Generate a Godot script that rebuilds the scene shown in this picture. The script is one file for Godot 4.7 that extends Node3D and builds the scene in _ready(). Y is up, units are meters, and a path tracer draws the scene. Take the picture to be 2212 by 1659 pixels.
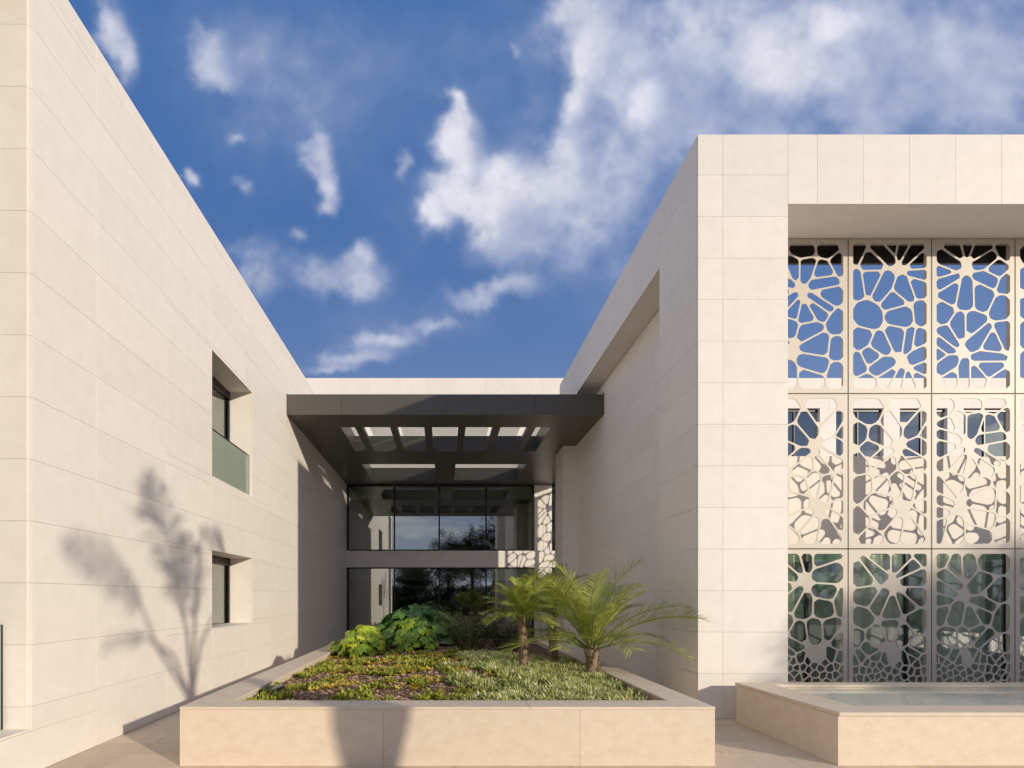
extends Node3D
# Courtyard of pale stone-clad buildings. Helpers take (X to the right, height above the paving, depth away from the viewpoint).

var rng := RandomNumberGenerator.new()
var used := {}
var box_cache := {}
var M := {}
const K := 0.88   # metres per unit of depth

func _ready() -> void:
	rng.seed = 41
	camera_and_light()
	materials()
	setting()
	left_building()
	right_building()
	link_building()
	canopy()
	screens()
	basin()
	planter()
	plants()
	surroundings()

# ---------------------------------------------------------------- camera, sky, sun
func camera_and_light() -> void:
	var cam := Camera3D.new()
	cam.name = "camera"
	cam.projection = Camera3D.PROJECTION_FRUSTUM
	cam.near = 0.05
	cam.far = 900.0
	var f := 1400.0 * K
	cam.size = 2.0 * cam.near * 829.5 / f
	cam.frustum_offset = Vector2((1106.0 - 957.0) / f, (1290.0 - 829.5) / f) * cam.near
	cam.position = Vector3(0, 1.75, 0)
	add_child(cam)
	cam.current = true
	var sun := DirectionalLight3D.new()
	sun.name = "sun"
	add_child(sun)
	sun.look_at_from_position(Vector3(1.0, 0.365, 1.14 * K) * 40.0, Vector3.ZERO)
	sun.light_energy = 0.85
	sun.light_color = Color(1.0, 0.945, 0.86)
	sun.light_angular_distance = 0.9
	sun.shadow_enabled = true
	var e := Environment.new()
	e.background_mode = Environment.BG_SKY
	e.tonemap_mode = Environment.TONE_MAPPER_LINEAR
	e.tonemap_exposure = 1.33
	e.sdfgi_enabled = true
	e.ssao_enabled = true
	e.ssil_enabled = true
	var sky := Sky.new()
	var pm := PanoramaSkyMaterial.new()
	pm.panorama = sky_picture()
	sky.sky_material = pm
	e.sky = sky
	var w := WorldEnvironment.new()
	w.name = "world"
	w.environment = e
	add_child(w)

func sky_picture() -> ImageTexture:
	var w := 2560
	var h := 1280
	var im := Image.create(w, h, false, Image.FORMAT_RGBF)
	var big := FastNoiseLite.new()
	big.seed = 5
	big.noise_type = FastNoiseLite.TYPE_SIMPLEX_SMOOTH
	big.frequency = 2.6
	big.fractal_octaves = 5
	big.fractal_gain = 0.55
	var fine := FastNoiseLite.new()
	fine.seed = 11
	fine.noise_type = FastNoiseLite.TYPE_SIMPLEX_SMOOTH
	fine.frequency = 9.0
	fine.fractal_octaves = 4
	fine.fractal_gain = 0.6
	# puffs of cumulus: x, y (slopes right and up of the north horizon, in thousandths), radii, weight
	var puffs := [
		[28, 766, 13, 20, 1.0], [26, 728, 24, 34, 1.0], [16, 682, 32, 42, 1.0], [-12, 594, 20, 30, 0.95], [22, 628, 32, 34, 1.0], [60, 572, 24, 28, 0.9], [98, 650, 36, 34, 0.95], [70, 608, 36, 42, 0.95], [132, 622, 46, 40, 0.5],
		[190, 694, 24, 32, 0.62], [178, 650, 42, 44, 0.55], [236, 600, 60, 50, 0.35], [120, 540, 60, 40, 0.3],
		[211, 822, 28, 44, 0.85], [204, 766, 20, 28, 0.8], [186, 905, 34, 34, 0.6], [240, 870, 50, 70, 0.5], [313, 765, 28, 38, 0.72], [509, 838, 66, 52, 0.62], [600, 890, 66, 44, 0.75], [560, 800, 80, 34, 0.45], [400, 880, 90, 60, 0.4],
		[-516, 868, 26, 44, 0.62], [-492, 832, 16, 36, 0.6], [-352, 838, 28, 50, 0.42], [-336, 800, 26, 20, 0.36], [-186, 690, 20, 34, 0.58], [-176, 634, 17, 34, 0.62], [-186, 595, 12, 18, 0.45], [-384, 641, 10, 12, 0.62], [-310, 722, 14, 9, 0.4], [-303, 640, 16, 12, 0.3], [-228, 560, 12, 9, 0.3], [-68, 665, 10, 24, 0.3],
		[-288, 505, 34, 46, 0.42], [-118, 488, 40, 28, 0.5], [-124, 530, 20, 20, 0.5], [-190, 500, 44, 26, 0.3], [-85, 402, 46, 15, 0.5], [-130, 376, 52, 12, 0.42], [-20, 422, 40, 9, 0.4], [62, 462, 46, 16, 0.45], [112, 474, 34, 13, 0.3], [-172, 358, 40, 9, 0.36], [112, 850, 11, 14, 0.3]]
	var veils := [[-300, 860, 160, 70, 0.35], [-220, 770, 130, 90, 0.42], [-120, 850, 120, 60, 0.25], [420, 830, 280, 150, 0.95], [620, 790, 300, 150, 0.9], [350, 640, 150, 140, 0.75], [250, 560, 150, 90, 0.6], [880, 800, 300, 180, 0.85], [140, 640, 90, 80, 0.4], [-40, 430, 120, 26, 0.3], [20, 620, 110, 100, 0.3]]
	var rows := PackedByteArray()
	var data := PackedFloat32Array()
	data.resize(w * h * 3)
	for j in h:
		var el := (0.5 - (j + 0.5) / h) * PI
		var y := sin(el)
		var c := cos(el)
		for i in w:
			var at := (j * w + i) * 3
			if y < -0.02:
				data[at] = 0.19
				data[at + 1] = 0.165
				data[at + 2] = 0.13
				continue
			var az := (i + 0.5) / w * TAU
			var d := Vector3(sin(az) * c, y, -cos(az) * c)
			var up := clampf(y, 0.0, 1.0)
			var low := pow(1.0 - up, 5.0)
			var r := lerpf(0.044, 0.54, low)
			var g := lerpf(0.118, 0.55, low)
			var b := lerpf(0.300, 0.62, low)
			# cloud field on a flat layer overhead; cover out of view thickened as fill light
			var q := 1.0 / (up + 0.12)
			var flat := Vector3(d.x * q * 0.42, 0.3, d.z * q * 0.42)
			var n := big.get_noise_3dv(flat)
			var n2 := fine.get_noise_3dv(flat * 1.1)
			var cloud := 0.0
			var veil := 0.0
			var own := 1.0
			var shade := -1.0
			if d.z < -0.35 and y > 0.2:
				var u := d.x / -d.z * K
				var v := y / -d.z * K
				var inside := smoothstep(-0.95, -0.75, u) * (1.0 - smoothstep(1.05, 1.35, u)) * (1.0 - smoothstep(1.0, 1.25, v)) * smoothstep(0.22, 0.3, v)
				if inside > 0.0:
					own = 1.0 - inside
					var wn := fine.get_noise_3d(u * 1.3, v * 1.3, 4.0)
					var wm := big.get_noise_3d(u * 1.6, v * 1.6, 9.0)
					var uu := (u + wm * 0.022 + wn * 0.020) * 1000.0
					var vv := (v + fine.get_noise_3d(u * 1.3, v * 1.3, 14.0) * 0.022 + wm * 0.018) * 1000.0
					var cap := 0.0
					for p in puffs:
						var ax: float = (uu - p[0]) / p[2] * 0.82
						var ay: float = (vv - p[1]) / p[3] * 0.82
						var rr := ax * ax + ay * ay
						if rr < 6.0:
							var g0 := exp(-rr * 0.8)
							cap += g0 * g0 * p[4] * (1.0 - cap)
							cloud = 1.0 - (1.0 - cloud) * (1.0 - g0 * 0.9)
					for p in veils:
						var ax: float = (uu - p[0]) / p[2]
						var ay: float = (vv - p[1]) / p[3]
						var rr := ax * ax + ay * ay
						if rr < 6.0:
							veil += exp(-rr) * p[4]
					var wf := fine.get_noise_3d(u * 4.2, v * 4.2, 23.0)
					var dens := cloud + (wn * 0.40 + wf * 0.15) * smoothstep(0.02, 0.5, cloud)
					cloud = smoothstep(0.10, 1.05, dens) * clampf(cap * 1.22 + 0.04, 0.0, 1.0) * inside
					shade = clampf(1.06 - 0.26 * smoothstep(0.5, 1.3, dens) + wf * 0.16 + wn * 0.22, 0.6, 1.08)
					veil = clampf(veil * (0.8 + 0.45 * wm + 0.2 * wn), 0.0, 1.0) * (0.72 + 0.42 * wm + 0.24 * wn) * inside
					n2 = wn
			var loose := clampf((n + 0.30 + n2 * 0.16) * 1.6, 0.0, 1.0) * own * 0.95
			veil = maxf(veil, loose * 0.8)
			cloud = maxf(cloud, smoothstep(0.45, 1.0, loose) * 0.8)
			# thin veil, then the sunlit puffs
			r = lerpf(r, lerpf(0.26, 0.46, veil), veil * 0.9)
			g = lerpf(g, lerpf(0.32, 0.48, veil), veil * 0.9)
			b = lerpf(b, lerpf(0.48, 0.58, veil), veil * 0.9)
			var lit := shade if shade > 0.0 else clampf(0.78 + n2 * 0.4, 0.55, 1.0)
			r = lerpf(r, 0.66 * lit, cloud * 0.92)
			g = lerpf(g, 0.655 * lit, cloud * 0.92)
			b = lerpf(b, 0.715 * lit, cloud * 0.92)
			data[at] = r
			data[at + 1] = g
			data[at + 2] = b
	im.set_data(w, h, false, Image.FORMAT_RGBF, data.to_byte_array())
	return ImageTexture.create_from_image(im)

# ---------------------------------------------------------------- helpers
func P(x: float, y: float, d: float) -> Vector3:
	return Vector3(x, y, -d * K)

func numbered(called: String) -> String:
	var n: int = used.get(called, 0)
	used[called] = n + 1
	return called if n == 0 else "%s_%03d" % [called, n]

func tag(o: Node3D, label: String, category: String, group := "", kind := "") -> Node3D:
	if label: o.set_meta("label", label)
	if category: o.set_meta("category", category)
	if group: o.set_meta("group", group)
	if kind: o.set_meta("kind", kind)
	return o

func thing(called: String, at: Vector3, label: String, category: String, group := "") -> Node3D:
	var o := Node3D.new()
	o.name = numbered(called)
	add_child(o)
	o.position = at
	return tag(o, label, category, group)

func world_of(n: Node) -> Vector3:
	var p := Vector3.ZERO
	while n != self:
		p += n.position
		n = n.get_parent()
	return p

func part(parent: Node, called: String, mesh: Mesh, mat: Material, at := Vector3.ZERO, basis := Basis.IDENTITY) -> MeshInstance3D:
	var o := MeshInstance3D.new()
	o.name = numbered(called) if parent == self else called
	o.mesh = mesh
	o.material_override = mat
	parent.add_child(o, true)
	o.transform = Transform3D(basis, at - world_of(parent))
	return o

func structure(o: Node3D) -> Node3D:
	o.set_meta("kind", "structure")
	return o

# a box whose edges are chamfered by r; alike boxes share one mesh
func bevel_box(s: Vector3, r := 0.004) -> Mesh:
	var key := "%d_%d_%d_%d" % [roundi(s.x * 2000), roundi(s.y * 2000), roundi(s.z * 2000), roundi(r * 10000)]
	if box_cache.has(key): return box_cache[key]
	var st := SurfaceTool.new()
	st.begin(Mesh.PRIMITIVE_TRIANGLES)
	var h := s / 2.0
	r = minf(r, minf(h.x, minf(h.y, h.z)) * 0.45)
	var v := func(sx: int, sy: int, sz: int, axis: int) -> Vector3:
		var p := Vector3(sx * (h.x - r), sy * (h.y - r), sz * (h.z - r))
		p[axis] = [sx * h.x, sy * h.y, sz * h.z][axis]
		return p
	for a in 3:
		var b := (a + 1) % 3
		var c := (a + 2) % 3
		for s1 in [-1, 1]:
			var q := []
			for k in [[-1, -1], [1, -1], [1, 1], [-1, 1]]:
				var g := [0, 0, 0]
				g[a] = s1; g[b] = k[0]; g[c] = k[1]
				q.append(v.call(g[0], g[1], g[2], a))
			quad(st, q[0], q[1], q[2], q[3])
			for s2 in [-1, 1]:
				var e := []
				for k in [-1, 1]:
					var g := [0, 0, 0]
					g[a] = s1; g[b] = s2; g[c] = k
					e.append([v.call(g[0], g[1], g[2], a), v.call(g[0], g[1], g[2], b)])
				quad(st, e[0][0], e[1][0], e[1][1], e[0][1])
	for sx in [-1, 1]:
		for sy in [-1, 1]:
			for sz in [-1, 1]:
				out_tri(st, v.call(sx, sy, sz, 0), v.call(sx, sy, sz, 1), v.call(sx, sy, sz, 2))
	var m := st.commit()
	box_cache[key] = m
	return m

# triangle of a convex body round the origin, turned outwards (front faces run clockwise)
func out_tri(st: SurfaceTool, a: Vector3, b: Vector3, c: Vector3) -> void:
	var n := (b - a).cross(c - a)
	if n.length() < 1e-12: return
	n = n.normalized()
	if n.dot(a + b + c) < 0.0: n = -n
	else:
		var t := b
		b = c
		c = t
	for p in [a, b, c]:
		st.set_normal(n)
		st.add_vertex(p)

func quad(st: SurfaceTool, a: Vector3, b: Vector3, c: Vector3, d: Vector3) -> void:
	out_tri(st, a, b, c)
	out_tri(st, a, c, d)

# box by its limits
func bx(parent: Node, called: String, mat: Material, x0: float, x1: float, y0: float, y1: float, d0: float, d1: float, r := 0.004) -> MeshInstance3D:
	return part(parent, called, bevel_box(Vector3(x1 - x0, y1 - y0, (d1 - d0) * K), r), mat, P((x0 + x1) / 2, (y0 + y1) / 2, (d0 + d1) / 2))

func cut(rects: Array, hole: Rect2) -> Array:
	var res := []
	for a in rects:
		var k: Rect2 = a.intersection(hole)
		if k.size.x < 0.001 or k.size.y < 0.001:
			res.append(a)
			continue
		if k.position.y > a.position.y + 0.001: res.append(Rect2(a.position, Vector2(a.size.x, k.position.y - a.position.y)))
		if k.end.y < a.end.y - 0.001: res.append(Rect2(a.position.x, k.end.y, a.size.x, a.end.y - k.end.y))
		if k.position.x > a.position.x + 0.001: res.append(Rect2(a.position.x, k.position.y, k.position.x - a.position.x, k.size.y))
		if k.end.x < a.end.x - 0.001: res.append(Rect2(k.end.x, k.position.y, a.end.x - k.end.x, k.size.y))
	return res

# stone panels on a wall: (p, q) run along u and upwards from origin o, panels stand out by `thick`
func clad(parent: Node, o: Vector3, u: Vector3, n: Vector3, us: Array, vs: Array, holes: Array, mats: Array, thick := 0.03, gap := 0.0024, called := "cladding_panel") -> void:
	var k := K if absf(u.z) > 0.5 else 1.0
	for i in us.size() - 1:
		for j in vs.size() - 1:
			var rects := [Rect2(us[i], vs[j], us[i + 1] - us[i], vs[j + 1] - vs[j])]
			for hl in holes: rects = cut(rects, hl)
			for a in rects:
				if a.size.x < 0.02 or a.size.y < 0.02: continue
				var c: Vector2 = a.position + a.size / 2
				var proud := rng.randf() * 0.0016
				part(parent, called, bevel_box(Vector3(a.size.x * k - gap, a.size.y - gap, thick), 0.0012), mats[rng.randi() % mats.size()], o + u * c.x * k + Vector3.UP * c.y + n * (thick / 2 + proud), Basis(u, Vector3.UP, u.cross(Vector3.UP)))

func steps(a: float, b: float, at: float, pitch: float, least := 0.12) -> Array:
	var r := [a]
	var k := at - ceilf((at - a) / pitch) * pitch
	while k < b - least:
		if k > a + least: r.append(k)
		k += pitch
	r.append(b)
	return r

func lin(r: float, g: float, b: float) -> Color:
	return Color(r, g, b).linear_to_srgb()

func noise_tex(sd: int, freq: float, lo: Color, hi: Color, size := 512, oct := 4, mid := 0.5, warp := 0.0) -> NoiseTexture2D:
	var t := NoiseTexture2D.new()
	var n := FastNoiseLite.new()
	n.seed = sd
	n.frequency = freq
	n.fractal_octaves = oct
	n.fractal_gain = 0.6
	if warp > 0.0:
		n.domain_warp_enabled = true
		n.domain_warp_amplitude = warp
	t.noise = n
	t.width = size
	t.height = size
	t.seamless = true
	var g := Gradient.new()
	g.set_color(0, lo)
	g.set_color(1, hi)
	g.add_point(mid, lo.lerp(hi, 0.5))
	t.color_ramp = g
	return t

func bump_tex(sd: int, freq: float, strength: float, oct := 4) -> NoiseTexture2D:
	var t := NoiseTexture2D.new()
	var n := FastNoiseLite.new()
	n.seed = sd
	n.frequency = freq
	n.fractal_octaves = oct
	t.noise = n
	t.width = 512
	t.height = 512
	t.seamless = true
	t.as_normal_map = true
	t.bump_strength = strength
	return t

func mat(c: Color, rough := 0.7, metal := 0.0) -> StandardMaterial3D:
	var m := StandardMaterial3D.new()
	m.albedo_color = c
	m.roughness = rough
	m.metallic = metal
	return m

func stone(c: Color, tex: Texture2D, nrm: Texture2D, scale: Vector3, rough := 0.72, depth := 0.25) -> StandardMaterial3D:
	var m := mat(c, rough)
	m.albedo_texture = tex
	m.normal_enabled = true
	m.normal_texture = nrm
	m.normal_scale = depth
	m.uv1_triplanar = true
	m.uv1_world_triplanar = true
	m.uv1_scale = scale
	return m

func foliage(c: Color, rough := 0.5, through := 0.35) -> StandardMaterial3D:
	var m := mat(c, rough)
	m.vertex_color_use_as_albedo = true
	m.backlight_enabled = true
	m.backlight = Color(through, through, through * 0.6)
	m.cull_mode = BaseMaterial3D.CULL_DISABLED
	return m

func materials() -> void:
	var mottled := noise_tex(3, 0.006, Color(0.965, 0.962, 0.957), Color(1, 1, 1), 1024, 6, 0.45, 30.0)
	var grain := bump_tex(8, 0.09, 3.0, 4)
	M.panel = []
	for t in [1.0, 0.98, 0.965]:
		M.panel.append(stone(lin(0.85 * t, 0.80 * t, 0.73 * t), mottled, grain, Vector3(0.45, 0.45, 0.45), 0.6, 0.05))
	M.core = stone(lin(0.83, 0.78, 0.71), mottled, grain, Vector3(0.4, 0.4, 0.4), 0.7, 0.05)
	M.joint = mat(lin(0.30, 0.27, 0.235), 0.9)
	var vein := noise_tex(21, 0.008, Color(0.945, 0.93, 0.91), Color(1, 1, 1), 1024, 6, 0.4, 45.0)
	var pit := bump_tex(22, 0.05, 4.0, 5)
	M.travertine = []
	for t in [1.0, 0.97, 0.94]:
		M.travertine.append(stone(lin(0.78 * t, 0.665 * t, 0.525 * t), vein, pit, Vector3(0.5, 0.8, 0.5), 0.55, 0.09))
	M.paving = []
	for t in [1.0, 0.95, 0.9, 1.03]:
		M.paving.append(stone(lin(0.70 * t, 0.575 * t, 0.43 * t), vein, pit, Vector3(0.9, 0.35, 0.35), 0.6, 0.2))
	M.paving_bed = mat(lin(0.25, 0.2, 0.15), 0.95)
	M.bronze = mat(lin(0.105, 0.096, 0.081), 0.36, 0.3)
	M.bronze.normal_enabled = true
	M.bronze.normal_texture = bump_tex(31, 0.01, 2.0, 3)
	M.bronze.normal_scale = 0.08
	M.bronze.uv1_triplanar = true
	M.bronze.uv1_world_triplanar = true
	M.frame = mat(lin(0.012, 0.011, 0.010), 0.35, 0.2)
	M.glass = mat(Color(0.80, 0.88, 0.84, 0.0), 0.0)
	M.glass.refraction_enabled = true
	M.glass.refraction_scale = 0.2
	M.glass.transparency = BaseMaterial3D.TRANSPARENCY_ALPHA
	M.pane = mat(Color(0.55, 0.72, 0.64, 0.10), 0.0)
	M.pane.transparency = BaseMaterial3D.TRANSPARENCY_ALPHA
	M.guard = mat(lin(0.36, 0.42, 0.345), 0.12)
	M.guard.albedo_color.a = 0.8
	M.guard.transparency = BaseMaterial3D.TRANSPARENCY_ALPHA
	M.screen = mat(lin(0.56, 0.505, 0.42), 0.45, 0.0)
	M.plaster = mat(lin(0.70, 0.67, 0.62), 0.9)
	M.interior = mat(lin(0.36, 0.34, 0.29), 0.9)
	M.blind = mat(lin(0.74, 0.77, 0.62), 0.9)
	M.blind.backlight_enabled = true
	M.blind.backlight = Color(0.3, 0.3, 0.26)
	M.lamp = mat(lin(0.8, 0.8, 0.78), 0.3)
	M.water = mat(lin(0.62, 0.62, 0.53), 0.05)
	M.water.metallic_specular = 0.25
	M.water.normal_enabled = true
	M.water.normal_texture = bump_tex(41, 0.02, 2.0, 3)
	M.water.normal_scale = 0.10
	M.water.uv1_triplanar = true
	M.water.uv1_world_triplanar = true
	M.soil = stone(lin(0.33, 0.20, 0.115), noise_tex(51, 0.03, Color(0.45, 0.42, 0.4), Color(1, 1, 1), 512, 5), bump_tex(52, 0.06, 10.0, 5), Vector3(1, 1, 1), 0.95, 1.0)
	M.bark = stone(lin(0.36, 0.25, 0.155), noise_tex(61, 0.04, Color(0.5, 0.47, 0.45), Color(1, 1, 1), 256, 4), bump_tex(62, 0.08, 8.0, 4), Vector3(3, 6, 3), 0.9, 0.8)
	M.leaf = foliage(Color(1, 1, 1), 0.5, 0.4)
	M.glossy_leaf = foliage(Color(1, 1, 1), 0.32, 0.4)
	M.grass = stone(lin(0.07, 0.10, 0.03), noise_tex(71, 0.02, Color(0.6, 0.6, 0.6), Color(1, 1, 1), 512, 5), bump_tex(72, 0.1, 8.0, 4), Vector3(0.5, 0.5, 0.5), 0.95, 0.7)
	M.metal_trim = mat(lin(0.45, 0.45, 0.43), 0.3, 0.8)

# ---------------------------------------------------------------- ground
func setting() -> void:
	var pl := PlaneMesh.new()
	pl.size = Vector2(600, 600)
	structure(part(self, "ground", pl, M.grass, Vector3(0, -0.09, 0)))
	var bed := bx(self, "pavement", M.paving[1], -4.12, 26.0, -0.08, -0.006, -19.0, 29.0)
	structure(bed)
	var row := 0
	var d := -1.2
	while d < 13.4:
		var x := -4.08 - (0.6 if row % 2 else 0.0)
		while x < 5.4:
			var a := maxf(x, -4.08)
			var inside := a > -2.72 and x + 1.2 < 2.8 and d > 6.8
			if not inside and not (d > 9.2 and a > 3.6):
				bx(bed, "paving_slab", M.paving[rng.randi() % 4], a + 0.003, x + 1.197, -0.006, 0.0 - rng.randf() * 0.0012, d + 0.003, d + 0.597, 0.003)
			x += 1.2
		d += 0.6
		row += 1

# ---------------------------------------------------------------- left building
func left_building() -> void:
	var b := thing("stone_building", P(-4.08, 0, 12), "long two-storey white stone wall with two small deep-set windows, opposite the perforated screens", "building")
	var holes := [Rect2(11.45, 3.88, 2.41, 2.24), Rect2(11.45, 1.18, 2.41, 1.40), Rect2(4.2, 0.42, 2.23, 7.5)]
	# solid wall behind the panels, .47 m deep, open at the windows
	var cores := [Rect2(3.0, 0, 25.0, 8.22)]
	for h in holes: cores = cut(cores, h)
	for a in cores:
		bx(b, "wall_core", M.core, -4.58, -4.113, a.position.y, a.end.y, a.position.x, a.end.x, 0.001)
	var vs := steps(0.0, 8.25, 1.892, 0.6136)
	clad(b, P(-4.11, 0, 0), Vector3(0, 0, -1), Vector3(1, 0, 0), steps(3.0, 28.0, 3.78, 1.92), vs, holes, M.panel)
	# jamb of the tall opening, facing the court's entrance
	var jv := [0.42]
	for k in vs:
		if k > 0.6 and k < 7.8: jv.append(k)
	jv.append(7.92)
	clad(b, P(-4.58, 0, 6.43), Vector3(1, 0, 0), Vector3(0, 0, 1), [0.0, 0.467], jv, [], M.panel, 0.02)
	bx(b, "roof", M.core, -13.0, -4.12, 8.0, 8.21, 3.0, 28.0)
	bx(b, "wall_core", M.interior, -13.0, -6.2, 0, 7.99, 3.0, 28.0)
	bx(b, "wall_core", M.core, -6.19, -4.60, 0, 7.99, 3.0, 3.3)
	bx(b, "room_floor", M.interior, -6.19, -4.59, 3.6, 3.85, 3.4, 27.9)
	for q in [[3.88, 6.12], [1.18, 2.58]]:
		var y0: float = q[0]
		var y1: float = q[1]
		var win := bx(b, "window", M.glass, -4.64, -4.60, y0 + 0.01, y1 - 0.01, 11.46, 13.85)
		bx(win, "frame_head", M.frame, -4.59, -4.54, y1 - 0.16, y1 - 0.004, 11.46, 13.84)
		bx(win, "frame_jamb", M.frame, -4.59, -4.55, y0 + 0.012, y1 - 0.165, 13.77, 13.84)
		bx(win, "frame_jamb", M.frame, -4.59, -4.55, y0 + 0.012, y1 - 0.165, 11.46, 11.53)
		bx(b, "window_sill", M.panel[1], -4.56, -4.085, y0 + 0.001, y0 + 0.022, 11.47, 13.84)
	var g := bx(b, "balustrade", M.guard, -4.16, -4.145, 3.905, 4.76, 11.47, 13.84, 0.002)
	g.set_meta("label", "frosted green glass balustrade across the upper window")
	bx(g, "top_rail", M.frame, -4.165, -4.14, 4.762, 4.785, 11.47, 13.84, 0.003)
	bx(g, "end_trim", M.frame, -4.163, -4.142, 3.905, 4.76, 13.842, 13.856, 0.002)
	bx(b, "window_sill", M.panel[0], -4.95, -4.085, 0.421, 0.445, 4.2, 6.405)
	var g2 := bx(b, "balustrade", M.guard, -4.345, -4.33, 0.45, 1.475, 4.25, 6.35, 0.002)
	bx(g2, "end_trim", M.frame, -4.350, -4.325, 0.45, 1.48, 6.352, 6.372, 0.002)
	bx(b, "window", M.glass, -4.98, -4.96, 0.42, 7.9, 3.4, 6.8)

# ---------------------------------------------------------------- right building
func right_building() -> void:
	var b := thing("stone_building", P(3.68, 0, 9.36), "white stone building framing a wide opening filled with perforated metal screens", "building")
	var top := 8.43
	var rows := steps(0.0, top, 7.846, 0.6)
	# corner pillar
	bx(b, "wall_core", M.core, 3.713, 4.947, 0, top - 0.03, 9.393, 11.02, 0.001)
	clad(b, P(3.68, 0, 9.39), Vector3(1, 0, 0), Vector3(0, 0, 1), [0.0, 0.36, 1.30], rows, [], M.panel)
	clad(b, P(3.71, 0, 0), Vector3(0, 0, -1), Vector3(-1, 0, 0), [9.394, 11.02], rows, [], M.panel)
	clad(b, P(4.95, 0, 0), Vector3(0, 0, -1), Vector3(1, 0, 0), [9.394, 11.02], steps(0.0, 7.43, 7.846, 0.6), [], M.panel)
	# beam over the screens
	bx(b, "lintel_core", M.core, 4.983, 15.2, 7.43, top - 0.03, 9.393, 11.02, 0.001)
	clad(b, P(4.98, 0, 9.39), Vector3(1, 0, 0), Vector3(0, 0, 1), steps(0.0, 10.2, 0.425, 0.665), [7.425, top], [], M.panel)
	bx(b, "wall_core", M.core, 14.0, 15.2, 0, 7.425, 9.393, 11.02)
	bx(b, "coping", M.panel[0], 3.69, 15.2, top - 0.028, top - 0.004, 9.4, 11.02)
	# long beam and the recessed wall under it
	bx(b, "beam_core", M.core, 3.713, 5.0, 7.35, top - 0.03, 11.022, 20.45, 0.001)
	clad(b, P(3.71, 0, 0), Vector3(0, 0, -1), Vector3(-1, 0, 0), steps(11.022, 20.45, 12.6, 1.9), [7.35, top], [], M.panel)
	bx(b, "wall_core", M.core, 4.233, 5.0, 0, 7.345, 11.022, 20.4, 0.001)
	clad(b, P(4.23, 0, 0), Vector3(0, 0, -1), Vector3(-1, 0, 0), steps(11.022, 20.4, 12.9, 1.9), steps(0.0, 7.34, 7.846, 0.6), [], M.panel)
	# pilaster at the end of the recess
	bx(b, "pilaster_core", M.core, 3.813, 5.0, 0, 6.515, 20.433, 21.8, 0.001)
	clad(b, P(3.78, 0, 20.43), Vector3(1, 0, 0), Vector3(0, 0, 1), [0.0, 0.45], steps(0.0, 6.515, 7.846, 0.6), [], M.panel)
	clad(b, P(3.81, 0, 0), Vector3(0, 0, -1), Vector3(-1, 0, 0), [20.434, 21.8], steps(0.0, 6.515, 7.846, 0.6), [], M.panel)
	bx(b, "wall_core", M.core, 4.3, 5.0, 0, 6.5, 21.81, 24.4)  # unseen wall mass added to keep the sun off the spandrel's left part
	# terrace behind the screens: slab edge, floor, and the glazed room below
	bx(b, "terrace_parapet", M.panel[0], 4.985, 14.0, 2.60, 4.15, 11.03, 11.33)
	bx(b, "terrace_floor", M.core, 5.01, 22.0, 2.58, 2.88, 11.34, 27.3)
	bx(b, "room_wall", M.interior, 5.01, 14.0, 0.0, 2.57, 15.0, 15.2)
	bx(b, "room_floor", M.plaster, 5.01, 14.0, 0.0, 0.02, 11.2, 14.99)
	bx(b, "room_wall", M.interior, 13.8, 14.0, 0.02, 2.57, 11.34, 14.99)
	var xs := [4.99, 6.2, 7.9, 9.6, 11.3, 13.0, 13.79]
	for i in xs.size() - 1:
		bx(b, "window_pane", M.pane, xs[i] + 0.03, xs[i + 1] - 0.03, 0.08, 2.53, 11.06, 11.07, 0.001)
		bx(b, "window_pane", M.pane, xs[i] + 0.03, xs[i + 1] - 0.03, 0.08, 2.53, 11.085, 11.095, 0.001)
		bx(b, "mullion", M.frame, xs[i + 1] - 0.028, xs[i + 1] + 0.028, 0.03, 2.57, 11.035, 11.12)
	bx(b, "frame_sill", M.frame, 4.99, 13.79, 0.022, 0.075, 11.03, 11.13)
	for k in [[5.3, 6.15], [6.85, 8.05], [8.35, 9.45], [9.7, 11.2], [11.4, 12.9]]:
		part(b, "curtain", curtain_mesh(k[1] - k[0], 2.4), M.blind, P(k[0], 0.09, 11.3))

func curtain_mesh(w: float, h: float) -> Mesh:
	var st := SurfaceTool.new()
	st.begin(Mesh.PRIMITIVE_TRIANGLES)
	var n := int(w / 0.02)
	for i in n:
		var x0 := w * i / n
		var x1 := w * (i + 1) / n
		var z0 := sin(x0 * 34.0) * 0.03 + sin(x0 * 13.0) * 0.015
		var z1 := sin(x1 * 34.0) * 0.03 + sin(x1 * 13.0) * 0.015
		for t in [[Vector3(x0, 0, z0), Vector3(x0, h, z0), Vector3(x1, h, z1)], [Vector3(x0, 0, z0), Vector3(x1, h, z1), Vector3(x1, 0, z1)]]:
			var nn := Vector3(z0 - z1, 0, x1 - x0).normalized()
			for p in t:
				st.set_normal(nn)
				st.add_vertex(p)
	return st.commit()

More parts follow.
